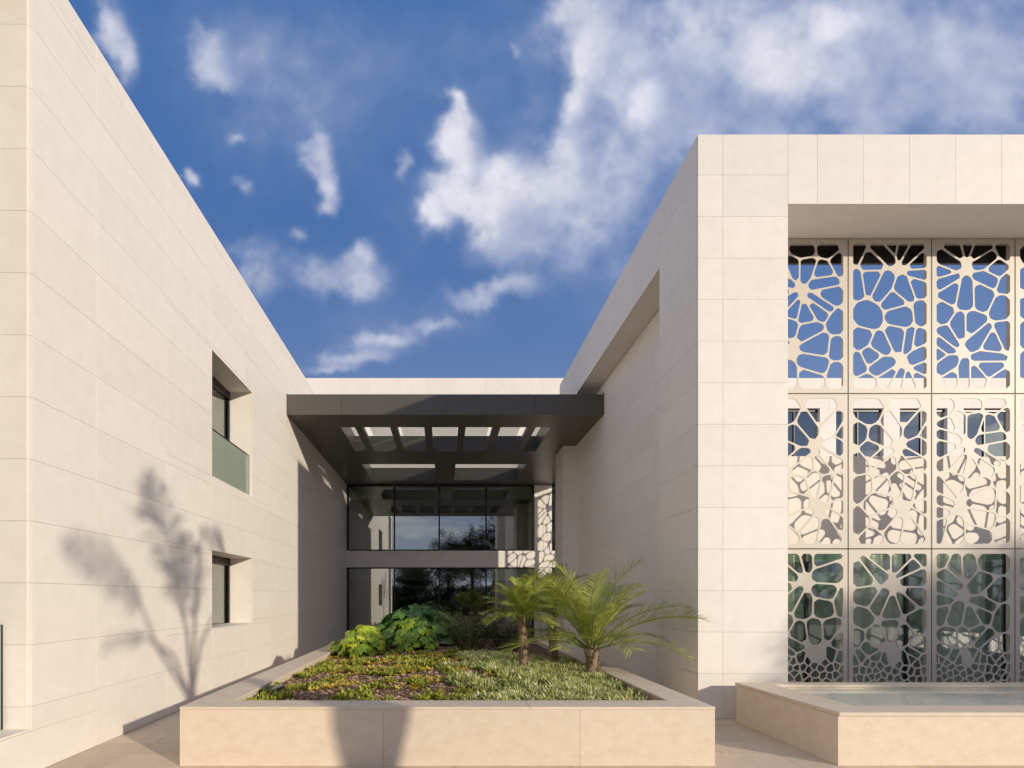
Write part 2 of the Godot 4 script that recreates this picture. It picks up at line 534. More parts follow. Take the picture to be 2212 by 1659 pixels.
# ---------------------------------------------------------------- glazed building at the back
func link_building() -> void:
	var b := thing("glazed_building", P(0, 0, 27.45), "white building at the court's end with two storeys of dark framed glazing under the canopy", "building")
	var F := 27.45
	# upper wall, running on to the right behind the terrace
	var wins := []
	for k in 5: wins.append(Rect2(14.2 + k * 2.75, 7.6, 2.05, 2.3))
	var cores := [Rect2(-12, 6.95, 16.5, 4.23), Rect2(4.5, 2.9, 24.5, 8.28)]
	for h in wins:
		cores = cut(cores, h)
	for a in cores: bx(b, "wall_core", M.core, a.position.x, a.end.x, a.position.y, a.end.y, F + 0.53, F + 0.9, 0.001)
	clad(b, P(0, 0, F + 0.53), Vector3(1, 0, 0), Vector3(0, 0, 1), steps(-8.0, 26.0, 0.53, 1.24), steps(6.95, 11.2, 10.55, 1.3), wins, M.panel)
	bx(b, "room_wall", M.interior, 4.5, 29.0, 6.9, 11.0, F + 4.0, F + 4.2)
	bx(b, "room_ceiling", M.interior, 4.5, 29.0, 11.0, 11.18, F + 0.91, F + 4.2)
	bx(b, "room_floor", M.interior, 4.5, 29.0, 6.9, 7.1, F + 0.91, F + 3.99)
	for h in wins:
		var w := bx(b, "window", M.glass, h.position.x, h.end.x, h.position.y, h.end.y, F + 0.7, F + 0.72)
		bx(w, "frame_head", M.frame, h.position.x + 0.002, h.end.x - 0.002, h.end.y - 0.12, h.end.y - 0.002, F + 0.64, F + 0.69)
		bx(w, "mullion", M.frame, h.get_center().x - 0.03, h.get_center().x + 0.03, h.position.y, h.end.y - 0.122, F + 0.64, F + 0.69)
	# two storeys of glazing
	var xs := [-4.04, -2.06, -0.16, 1.82, 3.80]
	for lvl in [[3.72, 6.50], [0.05, 3.01]]:
		var y0: float = lvl[0]
		var y1: float = lvl[1]
		for i in 4:
			bx(b, "window_pane", M.glass, xs[i] + 0.03, xs[i + 1] - 0.03, y0 + 0.05, y1 - 0.05, F + 0.03, F + 0.05, 0.0005)
		for i in 5:
			var w := 0.05 if i in [0, 4] else 0.032
			bx(b, "mullion", M.frame, xs[i] - w, xs[i] + w, y0, y1, F, F + 0.12)
		for i in 4:
			bx(b, "transom", M.frame, xs[i] + 0.052, xs[i + 1] - 0.052, y1 - 0.055, y1 - 0.002, F + 0.001, F + 0.119)
			bx(b, "transom", M.frame, xs[i] + 0.052, xs[i + 1] - 0.052, y0 + 0.002, y0 + 0.05, F + 0.001, F + 0.119)
			bx(b, "roller_blind", M.blind, xs[i] + 0.08, xs[i + 1] - 0.08, y1 - 0.56, y1 - 0.06, F + 0.20, F + 0.22)
	bx(b, "spandrel", M.panel[0], -4.08, 4.80, 3.015, 3.715, F - 0.03, F + 0.25)
	# pier beside the glazing, of upright boards
	bx(b, "pier_core", M.core, 3.87, 4.62, 0, 3.01, F + 0.06, F + 0.3)
	bx(b, "pier_core", M.core, 3.87, 4.62, 3.72, 6.5, F + 0.06, F + 0.3)
	for k in 4:
		for q in [[0.0, 3.01], [3.72, 6.5]]:
			bx(b, "pier_board", M.panel[k % 3], 3.875 + k * 0.185, 4.052 + k * 0.185, q[0], q[1], F + 0.02, F + 0.058)
	bx(b, "gap_shade_strip", M.frame, 4.63, 4.95, 0, 3.01, F + 0.04, F + 0.2)  # near-black strips: shade of the gap beside the pier put in as colour
	bx(b, "gap_shade_strip", M.frame, 4.63, 4.95, 3.72, 6.5, F + 0.04, F + 0.2)
	# rooms behind the glass
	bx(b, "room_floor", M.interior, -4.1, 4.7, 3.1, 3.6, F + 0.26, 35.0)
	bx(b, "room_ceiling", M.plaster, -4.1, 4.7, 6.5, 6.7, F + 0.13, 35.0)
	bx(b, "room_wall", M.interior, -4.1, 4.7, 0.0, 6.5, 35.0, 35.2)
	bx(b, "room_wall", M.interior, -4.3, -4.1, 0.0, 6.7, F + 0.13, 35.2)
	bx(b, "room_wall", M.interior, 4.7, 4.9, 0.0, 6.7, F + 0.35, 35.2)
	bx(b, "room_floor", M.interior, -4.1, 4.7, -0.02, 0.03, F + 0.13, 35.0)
	for k in 4:
		bx(b, "bookcase", [M.bark, M.interior, M.interior, M.bark][k], -3.2 + k * 1.7, -1.8 + k * 1.7, 3.61, 5.6, 34.3, 34.9)
	# screen of the side passage
	var side := thing("facade_screen", P(5.3, 2.9, 26), "perforated metal screen closing the passage beside the glazed building's pier", "screen")
	for k in 2:
		part(side, "screen_panel", screen_mesh(77 + k, 1.48 * K, 3.55), M.screen, P(5.3, 2.92, 24.42 + k * 1.5), Basis(Vector3(0, 0, -1), Vector3.UP, Vector3(1, 0, 0)))
	bx(side, "post", M.screen, 5.25, 5.33, 2.9, 6.5, 25.89, 25.93)

# ---------------------------------------------------------------- canopy
func canopy() -> void:
	var c := thing("metal_canopy", P(0, 6.52, 17), "dark bronze metal canopy with two rows of skylights spanning between the stone walls", "canopy")
	var y0 := 6.52
	var y1 := 7.03
	var B: Material = M.bronze
	var front := [[-2.87, -2.48], [-2.26, -1.49], [-1.29, -0.53], [-0.31, 0.43], [0.64, 1.40], [1.62, 2.39], [2.61, 3.03]]
	var back := [[-2.91, -0.3], [0.45, 3.0]]
	# fascia sheets with fine joints
	var fx := [-4.075, -2.65, 0.1, 2.4, 4.195]
	for i in 4:
		bx(c, "fascia_panel", B, fx[i] + 0.002, fx[i + 1] - 0.002, y0 - 0.012, y1 + 0.012, 16.9, 16.925, 0.003)
	bx(c, "end_cap", B, -4.075, -4.055, y0 - 0.01, y1 + 0.025, 16.885, 16.899)
	bx(c, "end_cap", B, 4.165, 4.195, y0 - 0.01, y1 + 0.06, 16.88, 16.899)
	bx(c, "soffit_beam", B, -4.075, 4.195, y0, y1, 16.927, 18.2)
	bx(c, "soffit_beam", B, -4.075, front[0][0], y0, y1, 18.202, 21.2)
	bx(c, "soffit_beam", B, front[6][1], 4.195, y0, y1, 18.202, 20.39)
	bx(c, "soffit_beam", B, front[6][1], 4.95, y0, y1, 20.392, 21.2)
	for i in 6:
		bx(c, "skylight_bar", B, front[i][1], front[i + 1][0], y0, y0 + 0.13, 18.202, 21.2)
	bx(c, "soffit_beam", B, -4.075, 4.95, y0, y1, 21.202, 23.26)
	bx(c, "soffit_beam", B, -4.075, back[0][0], y0, y1, 23.262, 26.4)
	bx(c, "skylight_bar", B, back[0][1], back[1][0], y0, y1, 23.262, 26.4)
	bx(c, "soffit_beam", B, back[1][1], 4.95, y0, y1, 23.262, 26.4)
	bx(c, "soffit_beam", B, -4.075, 4.95, y0, y1, 26.402, 27.95)
	for k in front:
		bx(c, "skylight_pane", M.pane, k[0] - 0.02, k[1] + 0.02, y1 + 0.004, y1 + 0.016, 18.19, 21.21, 0.001)
	for k in back:
		bx(c, "skylight_pane", M.pane, k[0] - 0.02, k[1] + 0.02, y1 + 0.004, y1 + 0.016, 23.25, 26.41, 0.001)

# ---------------------------------------------------------------- perforated screens
# a sheet of organic openings round a few star centres: every cell of a Voronoi net is a ring of metal round a rounded hole
func screen_mesh(sd: int, w: float, h: float, dense := 0.0) -> Mesh:
	var r := RandomNumberGenerator.new()
	r.seed = sd
	var mx := 0.055
	var seeds: Array[Vector2] = []
	var stars: Array[Vector2] = []
	var n_star := 2
	for k in n_star:
		stars.append(Vector2(w * r.randf_range(0.32, 0.68), h * (0.24 + 0.5 * k + r.randf_range(-0.07, 0.07))))
	for s in stars:
		var n := r.randi_range(10, 13)
		var turn := r.randf() * TAU
		for k in n:
			var a := turn + TAU * (k + r.randf_range(-0.36, 0.36)) / n
			seeds.append(s + Vector2(cos(a), sin(a)) * r.randf_range(0.34, 0.47))
	for k in 260:
		var p := Vector2(r.randf_range(0.05, w - 0.05), r.randf_range(0.05, h - 0.05))
		var near := 9.0
		for s in stars: near = minf(near, p.distance_to(s) - 0.30)
		for s in seeds: near = minf(near, p.distance_to(s))
		if near > r.randf_range(0.27, 0.42): seeds.append(p)
	if dense > 0.0:
		var kept: Array[Vector2] = []
		for s in seeds: if s.y > dense + 0.05: kept.append(s)
		for k in 700:
			var p := Vector2(r.randf_range(0.06, w - 0.06), r.randf_range(0.05, dense))
			var near := 9.0
			for s in kept: near = minf(near, p.distance_to(s))
			if near > 0.085: kept.append(p)
		seeds = kept
	var st := SurfaceTool.new()
	st.begin(Mesh.PRIMITIVE_TRIANGLES)
	var T := 0.012
	var frame := PackedVector2Array([Vector2(mx, mx), Vector2(w - mx, mx), Vector2(w - mx, h - mx), Vector2(mx, h - mx)])
	for i in seeds.size():
		var cell := frame.duplicate()
		for j in seeds.size():
			if i == j: continue
			cell = half_plane(cell, (seeds[i] + seeds[j]) / 2, seeds[i] - seeds[j])
			if cell.size() < 3: break
		if cell.size() < 3: continue
		var hole := PackedVector2Array()
		var open := cell
		for s in stars:
			if seeds[i].distance_to(s) < 0.5:
				var away := (seeds[i] - s).normalized()
				open = half_plane(open, s + away * 0.082, away)
		if open.size() < 3: open = cell
		for q in [[0.0135, 0.10], [0.0135, 0.075], [0.0135, 0.055], [0.013, 0.038], [0.013, 0.025], [0.012, 0.014], [0.009, 0.006]]:
			var inn := Geometry2D.offset_polygon(open, -(q[0] + q[1]), Geometry2D.JOIN_MITER)
			if inn.size() and poly_area(inn[0]) > maxf(0.0004, poly_area(cell) * 0.24):
				var o := Geometry2D.offset_polygon(inn[0], q[1], Geometry2D.JOIN_ROUND)
				if o.size():
					hole = o[0]
					break
		if hole.size() < 3:
			for k in range(1, cell.size() - 1):
				flat3(st, cell[0], cell[k], cell[k + 1], T / 2)
				flat3(st, cell[0], cell[k], cell[k + 1], -T / 2)
			continue
		var c := Vector2.ZERO
		for p in hole: c += p
		c /= hole.size()
		var angles := []
		for k in 36: angles.append(TAU * k / 36.0)
		for p in cell: angles.append(fposmod((p - c).angle(), TAU))
		angles.sort()
		var oc := []
		var ic := []
		for a in angles:
			var dir := Vector2(cos(a), sin(a))
			oc.append(ray_hit(cell, c, dir))
			ic.append(ray_hit(hole, c, dir))
		for k in angles.size():
			var k2 := (k + 1) % angles.size()
			for z in [T / 2, -T / 2]:
				flat3(st, oc[k], oc[k2], ic[k2], z)
				flat3(st, oc[k], ic[k2], ic[k], z)
			side4(st, ic[k], ic[k2], T, (c - (ic[k] + ic[k2]) / 2).normalized())
	# plain rim of the sheet, folded back
	var rim := [[Vector2(0, 0), Vector2(w, 0), Vector2(w - mx, mx), Vector2(mx, mx)], [Vector2(w, 0), Vector2(w, h), Vector2(w - mx, h - mx), Vector2(w - mx, mx)], [Vector2(w, h), Vector2(0, h), Vector2(mx, h - mx), Vector2(w - mx, h - mx)], [Vector2(0, h), Vector2(0, 0), Vector2(mx, mx), Vector2(mx, h - mx)]]
	for q in rim:
		for z in [T / 2, -T / 2]:
			flat3(st, q[0], q[1], q[2], z)
			flat3(st, q[0], q[2], q[3], z)
		var mid: Vector2 = (q[0] + q[1]) / 2
		var outw := (mid - Vector2(w, h) / 2).normalized()
		side4(st, q[0], q[1], T, outw)
		# flange
		var nn := Vector3(outw.x, outw.y, 0)
		for t in [[Vector3(q[0].x, q[0].y, -T / 2), Vector3(q[1].x, q[1].y, -T / 2), Vector3(q[1].x, q[1].y, -0.05)], [Vector3(q[0].x, q[0].y, -T / 2), Vector3(q[1].x, q[1].y, -0.05), Vector3(q[0].x, q[0].y, -0.05)]]:
			for p in t:
				st.set_normal(nn)
				st.add_vertex(p)
	return st.commit()

func poly_area(p: PackedVector2Array) -> float:
	var s := 0.0
	for i in p.size():
		s += p[i].cross(p[(i + 1) % p.size()])
	return absf(s) / 2.0

func half_plane(p: PackedVector2Array, at: Vector2, n: Vector2) -> PackedVector2Array:
	var res := PackedVector2Array()
	for i in p.size():
		var a := p[i]
		var b := p[(i + 1) % p.size()]
		var da := (a - at).dot(n)
		var db := (b - at).dot(n)
		if da >= 0.0: res.append(a)
		if (da < 0.0) != (db < 0.0): res.append(a.lerp(b, da / (da - db)))
	return res

func ray_hit(p: PackedVector2Array, c: Vector2, dir: Vector2) -> Vector2:
	var best := 0.0
	for i in p.size():
		var a := p[i] - c
		var e := p[(i + 1) % p.size()] - p[i]
		var den := dir.cross(e)
		if absf(den) < 1e-9: continue
		var t := a.cross(e) / den
		var s := a.cross(dir) / den
		if t > 0.0 and s > -1e-4 and s < 1.0001: best = maxf(best, t)
	return c + dir * best

func flat3(st: SurfaceTool, a: Vector2, b: Vector2, c: Vector2, z: float) -> void:
	var cw := (b - a).cross(c - a) < 0.0
	if cw != (z > 0.0):
		var t := b
		b = c
		c = t
	for p in [a, b, c]:
		st.set_normal(Vector3(0, 0, signf(z)))
		st.add_vertex(Vector3(p.x, p.y, z))

func side4(st: SurfaceTool, a: Vector2, b: Vector2, T: float, n2: Vector2) -> void:
	var n := Vector3(n2.x, n2.y, 0)
	var q := [Vector3(a.x, a.y, T / 2), Vector3(b.x, b.y, T / 2), Vector3(b.x, b.y, -T / 2), Vector3(a.x, a.y, -T / 2)]
	if (q[1] - q[0]).cross(q[2] - q[0]).dot(n) > 0.0: q.reverse()
	for t in [[0, 1, 2], [0, 2, 3]]:
		for k in t:
			st.set_normal(n)
			st.add_vertex(q[k])

func screens() -> void:
	var s := thing("facade_screen", P(7.7, 0, 10.26), "tall wall of laser-cut metal screen panels filling the stone frame behind the water basin", "screen")
	var meshes := []
	for k in 5: meshes.append(screen_mesh(101 + k, 1.30, 2.436))
	for k in 3: meshes.append(screen_mesh(131 + k, 1.30, 2.436, 0.72))
	var pick := [[0, 3, 5], [1, 3, 6], [2, 0, 7], [3, 1, 5], [4, 2, 6], [0, 4, 7]]
	for i in 6:
		var x := 5.10 + i * 1.32
		for j in 3:
			var y := 0.075 + (2 - j) * 2.456
			part(s, "screen_panel", meshes[pick[i][j]], M.screen, P(x, y - 0.006, 10.26))
		bx(s, "post", M.screen, x + 1.29, x + 1.33, 0.0, 7.42, 10.33, 10.40)
	bx(s, "head_rail", M.frame, 5.0, 13.0, 7.14, 7.425, 10.46, 10.52)
	for j in 2:
		bx(s, "rail", M.screen, 5.0, 13.0, 2.50 + j * 2.456, 2.55 + j * 2.456, 10.41, 10.44)

# ---------------------------------------------------------------- water basin
func basin() -> void:
	var b := thing("water_basin", P(4.1, 0, 6.71), "raised beige stone water basin in front of the perforated screens", "basin")
	var T: Array = M.travertine
	var top := 0.556
	var xs := [4.1, 6.9, 9.7, 12.5]
	for i in 3:
		bx(b, "wall_slab", T[i % 3], xs[i] + 0.0015, xs[i + 1] - 0.0015, 0.0, top - 0.042, 6.73, 7.1, 0.0015)
		bx(b, "coping_slab", T[(i + 1) % 3], xs[i] + (0.0 if i else 0.0) + 0.0015, xs[i + 1] - 0.0015, top - 0.04, top, 6.71, 7.15)
	for i in 1:
		bx(b, "wall_slab", T[1], 4.11, 4.5, 0.0, top - 0.042, 7.102, 9.08)
		bx(b, "coping_slab", T[2], 4.1, 4.52, top - 0.04, top, 7.152, 9.1)
	bx(b, "wall_slab", T[0], 4.502, 12.5, 0.0, top - 0.042, 8.86, 9.08)
	bx(b, "coping_slab", T[0], 4.522, 12.5, top - 0.04, top, 8.84, 9.1)
	bx(b, "basin_floor", T[2], 4.502, 12.5, 0.0, 0.1, 7.102, 8.858)
	var w := bx(b, "water", M.water, 4.503, 12.499, 0.101, top - 0.06, 7.103, 8.857, 0.0005)
	w.set_meta("label", "still pale green water filling the basin")

# ---------------------------------------------------------------- planter
func planter() -> void:
	var p := thing("stone_planter", P(0, 0, 6.71), "large low planter of beige stone slabs in the middle of the court", "planter")
	var T: Array = M.travertine
	var top := 0.614
	var xs := [-2.73, -0.62, 1.42, 2.82]
	for i in 3:
		bx(p, "wall_slab", T[(i * 2) % 3], xs[i] + 0.001, xs[i + 1] - 0.001, 0.0, top - 0.031, 6.718, 7.1, 0.0015)
	var cx := [-2.73, -1.0, 0.9, 2.82]
	for i in 3:
		bx(p, "coping_slab", T[(i + 1) % 3], cx[i] + 0.001, cx[i + 1] - 0.001, top - 0.03, top, 6.71, 7.14)
	var ds := [7.142, 9.2, 11.4, 13.6, 15.6, 17.6]
	for i in 5:
		bx(p, "wall_slab", T[i % 3], -2.722, -2.35, 0.0, top - 0.032, ds[i] - (0.04 if i == 0 else 0.0) + 0.001, ds[i + 1] - 0.001)
		bx(p, "wall_slab", T[(i + 1) % 3], 2.5, 2.812, 0.0, top - 0.032, ds[i] - (0.04 if i == 0 else 0.0) + 0.001, ds[i + 1] - 0.001)
		bx(p, "coping_slab", T[(i + 2) % 3], -2.73, -2.31, top - 0.03, top, ds[i] + 0.001, ds[i + 1] - 0.001)
		bx(p, "coping_slab", T[i % 3], 2.47, 2.82, top - 0.03, top, ds[i] + 0.001, ds[i + 1] - 0.001)
	bx(p, "wall_slab", T[0], -2.349, 2.499, 0.0, top - 0.032, 17.3, 17.6)
	bx(p, "coping_slab", T[1], -2.309, 2.469, top - 0.03, top, 17.25, 17.6)
	# heaped soil
	var st := SurfaceTool.new()
	st.begin(Mesh.PRIMITIVE_TRIANGLES)
	var nx := 48
	var nd := 80
	for j in nd:
		for i in nx:
			var q := []
			for k in [[0, 0], [0, 1], [1, 1], [1, 0]]:
				var x := lerpf(-2.349, 2.499, float(i + k[0]) / nx)
				var d := lerpf(7.10, 17.3, float(j + k[1]) / nd)
				q.append(P(x, soil_y(x, d), d))
			for t in [[0, 1, 2], [0, 2, 3]]:
				for k in t: st.add_vertex(q[k])
	st.generate_normals()
	part(p, "soil", st.commit(), M.soil, Vector3.ZERO)

var soil_noise: FastNoiseLite
func soil_y(x: float, d: float) -> float:
	if soil_noise == null:
		soil_noise = FastNoiseLite.new()
		soil_noise.seed = 3
		soil_noise.frequency = 0.9
		soil_noise.fractal_octaves = 4
	var edge := minf(minf(x + 2.35, 2.5 - x), minf(d - 7.1, 17.3 - d))
	var mound := smoothstep(0.0, 2.2, edge) * 0.16
	return 0.50 + mound + soil_noise.get_noise_2d(x, d) * 0.05 * smoothstep(0.0, 0.3, edge)

# ---------------------------------------------------------------- plants
func leaf_tri(st: SurfaceTool, a: Vector3, b: Vector3, c: Vector3, col: Color) -> void:
	var n := (c - a).cross(b - a).normalized()
	for p in [a, b, c]:
		st.set_color(col)
		st.set_normal(n)
		st.add_vertex(p)

func blade(st: SurfaceTool, base: Vector3, dir: Vector3, side: Vector3, length: float, width: float, droop: float, col: Color, tip: Color) -> void:
	var m := base + dir * length * 0.5 + Vector3.DOWN * droop * length * 0.18
	var e := base + dir * length + Vector3.DOWN * droop * length * 0.6
	var s := side * width / 2
	leaf_tri(st, base - s * 0.6, base + s * 0.6, m + s, col)
	leaf_tri(st, base - s * 0.6, m + s, m - s, col)
	leaf_tri(st, m - s, m + s, e, tip)

func tube(st: SurfaceTool, pts: Array, radii: Array, sides: int, col: Color) -> void:
	for i in pts.size() - 1:
		var t: Vector3 = (pts[i + 1] - pts[i]).normalized()
		var u := t.cross(Vector3(0.31, 0.2, 0.93)).normalized()
		var v := t.cross(u)
		for k in sides:
			var a0 := TAU * k / sides
			var a1 := TAU * (k + 1) / sides
			var n0 := u * cos(a0) + v * sin(a0)
			var n1 := u * cos(a1) + v * sin(a1)
			var q := [[pts[i] + n0 * radii[i], n0], [pts[i] + n1 * radii[i], n1], [pts[i + 1] + n1 * radii[i + 1], n1], [pts[i + 1] + n0 * radii[i + 1], n0]]
			for w in [0, 2, 1, 0, 3, 2]:
				st.set_color(col)
				st.set_normal(q[w][1])
				st.add_vertex(q[w][0])

# a feather frond in the plane of x (outwards) and y
func frond_mesh(sd: int, length: float, rise: float, fall: float, pairs := 48) -> Mesh:
	var r := RandomNumberGenerator.new()
	r.seed = sd
	var st := SurfaceTool.new()
	st.begin(Mesh.PRIMITIVE_TRIANGLES)
	var pts := []
	var radii := []
	var p := Vector3.ZERO
	var n := 14
	for i in n + 1:
		var t := float(i) / n
		pts.append(p)
		radii.append(lerpf(0.011, 0.0022, t) * (length / 1.4 + 0.25))
		var a := rise - fall * pow(t, 1.35)
		p += Vector3(cos(a), sin(a), r.randf_range(-0.03, 0.03)) * length / n
	tube(st, pts, radii, 4, Color(0.20, 0.24, 0.05))
	for k in pairs:
		var t := lerpf(0.13, 0.995, float(k) / (pairs - 1))
		var fi := t * n
		var i := mini(int(fi), n - 1)
		var at: Vector3 = pts[i].lerp(pts[i + 1], fi - i)
		var along: Vector3 = (pts[i + 1] - pts[i]).normalized()
		var up := Vector3(0, 0, 1).cross(along)
		var L := length * 0.24 * (0.30 + 0.95 * pow(sin(PI * clampf(t * 0.82 + 0.12, 0, 1)), 0.8))
		if t < 0.24: L *= 0.45
		for s in [-1.0, 1.0]:
			var dir := (along * r.randf_range(0.62, 0.85) + Vector3(0, 0, s) * 0.75 + up * r.randf_range(0.1, 0.42)).normalized()
			var side := dir.cross(up).normalized()
			side = (side + up * r.randf_range(-0.5, 0.5)).normalized()
			var g := r.randf_range(0.75, 1.2)
			var col := Color(0.33 * g, 0.375 * g, 0.06 * g)
			blade(st, at, dir, side, L * r.randf_range(0.85, 1.1), 0.007 + 0.003 * length, r.randf_range(0.15, 0.45), col, col * 1.15)
	return st.commit()

func trunk_mesh(sd: int, height: float, r0: float, r1: float, lean: Vector3) -> Mesh:
	var r := RandomNumberGenerator.new()
	r.seed = sd
	var st := SurfaceTool.new()
	st.begin(Mesh.PRIMITIVE_TRIANGLES)
	var pts := []
	var radii := []
	var n := 12
	for i in n + 1:
		var t := float(i) / n
		pts.append(Vector3(0, -0.06 + (height + 0.06) * t, 0) + lean * t * t)
		radii.append(lerpf(r0, r1, t) * r.randf_range(0.94, 1.06))
	tube(st, pts, radii, 10, Color(1, 1, 1))
	# old leaf bases
	var rows := int(height / 0.035)
	for k in rows:
		var t := (k + 0.5) / rows
		for m in 5:
			var a := TAU * (m / 5.0 + k * 0.382) + r.randf_range(-0.2, 0.2)
			var o := Vector3(cos(a), 0, sin(a))
			var rad := lerpf(r0, r1, t)
			var c := Vector3(0, height * t, 0) + lean * t * t + o * rad * 0.9
			var w := Vector3(-sin(a), 0, cos(a)) * rad * 0.36
			var tip := c + o * rad * r.randf_range(0.35, 0.75) + Vector3.UP * rad * r.randf_range(0.5, 1.0)
			var g := r.randf_range(0.6, 1.3)
			var col := Color(g, g * 0.97, g * 0.9)
			leaf_tri(st, c - w, c + w, tip, col)
			leaf_tri(st, c - w, tip, c - Vector3.UP * rad * 0.4, col)
			leaf_tri(st, c + w, c - Vector3.UP * rad * 0.4, tip, col)
	return st.commit()

func palm(at: Vector3, label: String, height: float, r0: float, length: float, count: int, sd: int, lean := Vector3.ZERO) -> void:
	var r := RandomNumberGenerator.new()
	r.seed = sd
	var t := thing("palm_tree", at, label, "palm", "small palms in the planter")
	part(t, "trunk", trunk_mesh(sd, height, r0, r0 * 0.8, lean), M.palm_bark, at)
	var kinds := []
	for k in 8:
		var e := lerpf(1.48, 0.38, k / 7.0)
		kinds.append(frond_mesh(sd * 10 + k, length * r.randf_range(0.88, 1.08), e, lerpf(0.75, 1.05, k / 7.0) + r.randf_range(-0.1, 0.25)))
	for k in count:
		var level := float(k) / count
		var m: int = clampi(int(pow(level, 0.85) * 8.0), 0, 7)
		var a := k * 2.39996 + r.randf_range(-0.2, 0.2)
		var b := Basis(Vector3.UP, a) * Basis(Vector3(1, 0, 0), r.randf_range(-0.3, 0.3))
		b = b.scaled(Vector3.ONE * r.randf_range(0.86, 1.1))
		part(t, "frond", kinds[m], M.leaf, at + lean + Vector3(0, height - 0.02 - 0.06 * level, 0) + Vector3(cos(a), 0, -sin(a)) * r0 * 0.3, b)

# a round, lobed leaf lying in xz, stalk at the origin
func lobed_leaf(sd: int, rad: float, lobes: int, col: Color) -> Mesh:
	var r := RandomNumberGenerator.new()
	r.seed = sd
	var st := SurfaceTool.new()
	st.begin(Mesh.PRIMITIVE_TRIANGLES)
	var n := lobes * 4
	var ring := []
	var mid := []
	for k in n + 1:
		var a := lerpf(-PI * 0.9, PI * 0.9, float(k) / n)
		var lobe := 0.84 + 0.16 * cos(float(k) / n * lobes * TAU + PI)
		var rr := rad * lobe * r.randf_range(0.95, 1.05)
		ring.append(Vector3(cos(a) * rr, -0.28 * rr * rr / rad + r.randf_range(-0.03, 0.03) * rad, sin(a) * rr))
		mid.append(Vector3(cos(a) * rr * 0.5, 0.05 * rad * cos(float(k) / n * lobes * TAU), sin(a) * rr * 0.5))
	for k in n:
		var g := r.randf_range(0.88, 1.12)
		leaf_tri(st, Vector3.ZERO, mid[k], mid[k + 1], col * g)
		leaf_tri(st, mid[k], ring[k], ring[k + 1], col * g * 1.04)
		leaf_tri(st, mid[k], ring[k + 1], mid[k + 1], col * g)
	return st.commit()

func leafy_clump(called: String, label: String, at: Vector3, rx: float, rz: float, hy: float, count: int, rad: float, cols: Array, sd: int, lobes: int) -> void:
	var r := RandomNumberGenerator.new()
	r.seed = sd
	var t := thing(called, at, label, "plant", "broad-leaved plants in the planter")
	var kinds := []
	for k in 6: kinds.append(lobed_leaf(sd * 20 + k, rad, lobes, cols[k % cols.size()]))
	var stems := SurfaceTool.new()
	stems.begin(Mesh.PRIMITIVE_TRIANGLES)
	for k in count:
		var a := k * 2.39996
		var f := sqrt((k + 0.5) / count)
		var el := acos(clampf(f * 0.98, 0, 1))
		var out := Vector3(cos(a) * f, sin(el), sin(a) * f)
		var shell := r.randf_range(0.72, 1.03)
		var p := Vector3(out.x * rx, maxf(0.06, out.y * hy), out.z * rz) * shell
		var n := (Vector3(out.x * 0.75, 0.55, out.z * 0.75 + 0.12) + Vector3(r.randf_range(-0.35, 0.35), r.randf_range(-0.2, 0.3), r.randf_range(-0.35, 0.35))).normalized()
		var fwd := (Vector3(out.x, -0.4, out.z) + Vector3(r.randf_range(-0.5, 0.5), 0, r.randf_range(-0.5, 0.5)))
		fwd = (fwd - n * fwd.dot(n)).normalized()
		var b := Basis(fwd, n, fwd.cross(n)).scaled(Vector3.ONE * r.randf_range(0.65, 1.15))
		part(t, "leaf", kinds[r.randi() % 6], M.glossy_leaf, at + p, b)
		tube(stems, [Vector3(p.x * 0.15, -0.05, p.z * 0.15), Vector3(p.x * 0.6, p.y * 0.62, p.z * 0.6), p], [0.008, 0.006, 0.004], 3, Color(0.16, 0.22, 0.05))
	part(t, "stems", stems.commit(), M.leaf, at)

func tuft_mesh(sd: int, blades: int, length: float, width: float, spread: float, a: Color, b: Color) -> Mesh:
	var r := RandomNumberGenerator.new()
	r.seed = sd
	var st := SurfaceTool.new()
	st.begin(Mesh.PRIMITIVE_TRIANGLES)
	for k in blades:
		var an := r.randf() * TAU
		var o := Vector3(cos(an), 0, sin(an))
		var dir := (Vector3.UP + o * r.randf_range(0.15, spread)).normalized()
		var col := a.lerp(b, r.randf())
		blade(st, o * r.randf() * length * 0.3 + Vector3(0, r.randf() * length * 0.2, 0), dir, Vector3(-sin(an), 0, cos(an)), length * r.randf_range(0.6, 1.1), width, r.randf_range(0.2, 0.9), col, col.lerp(b, 0.4))
	return st.commit()

func scatter(called: String, label: String, category: String, meshes: Array, spots: Array, parent: Node = self, mt: Material = null) -> void:
	# one object; the first mesh kinds share the spots between them
	var st := SurfaceTool.new()
	st.begin(Mesh.PRIMITIVE_TRIANGLES)
	for k in spots.size():
		st.append_from(meshes[k % meshes.size()], 0, spots[k])
	var o := part(parent, called, st.commit(), mt if mt else M.leaf, Vector3.ZERO)
	tag(o, label, category if parent == self else "", "", "stuff")

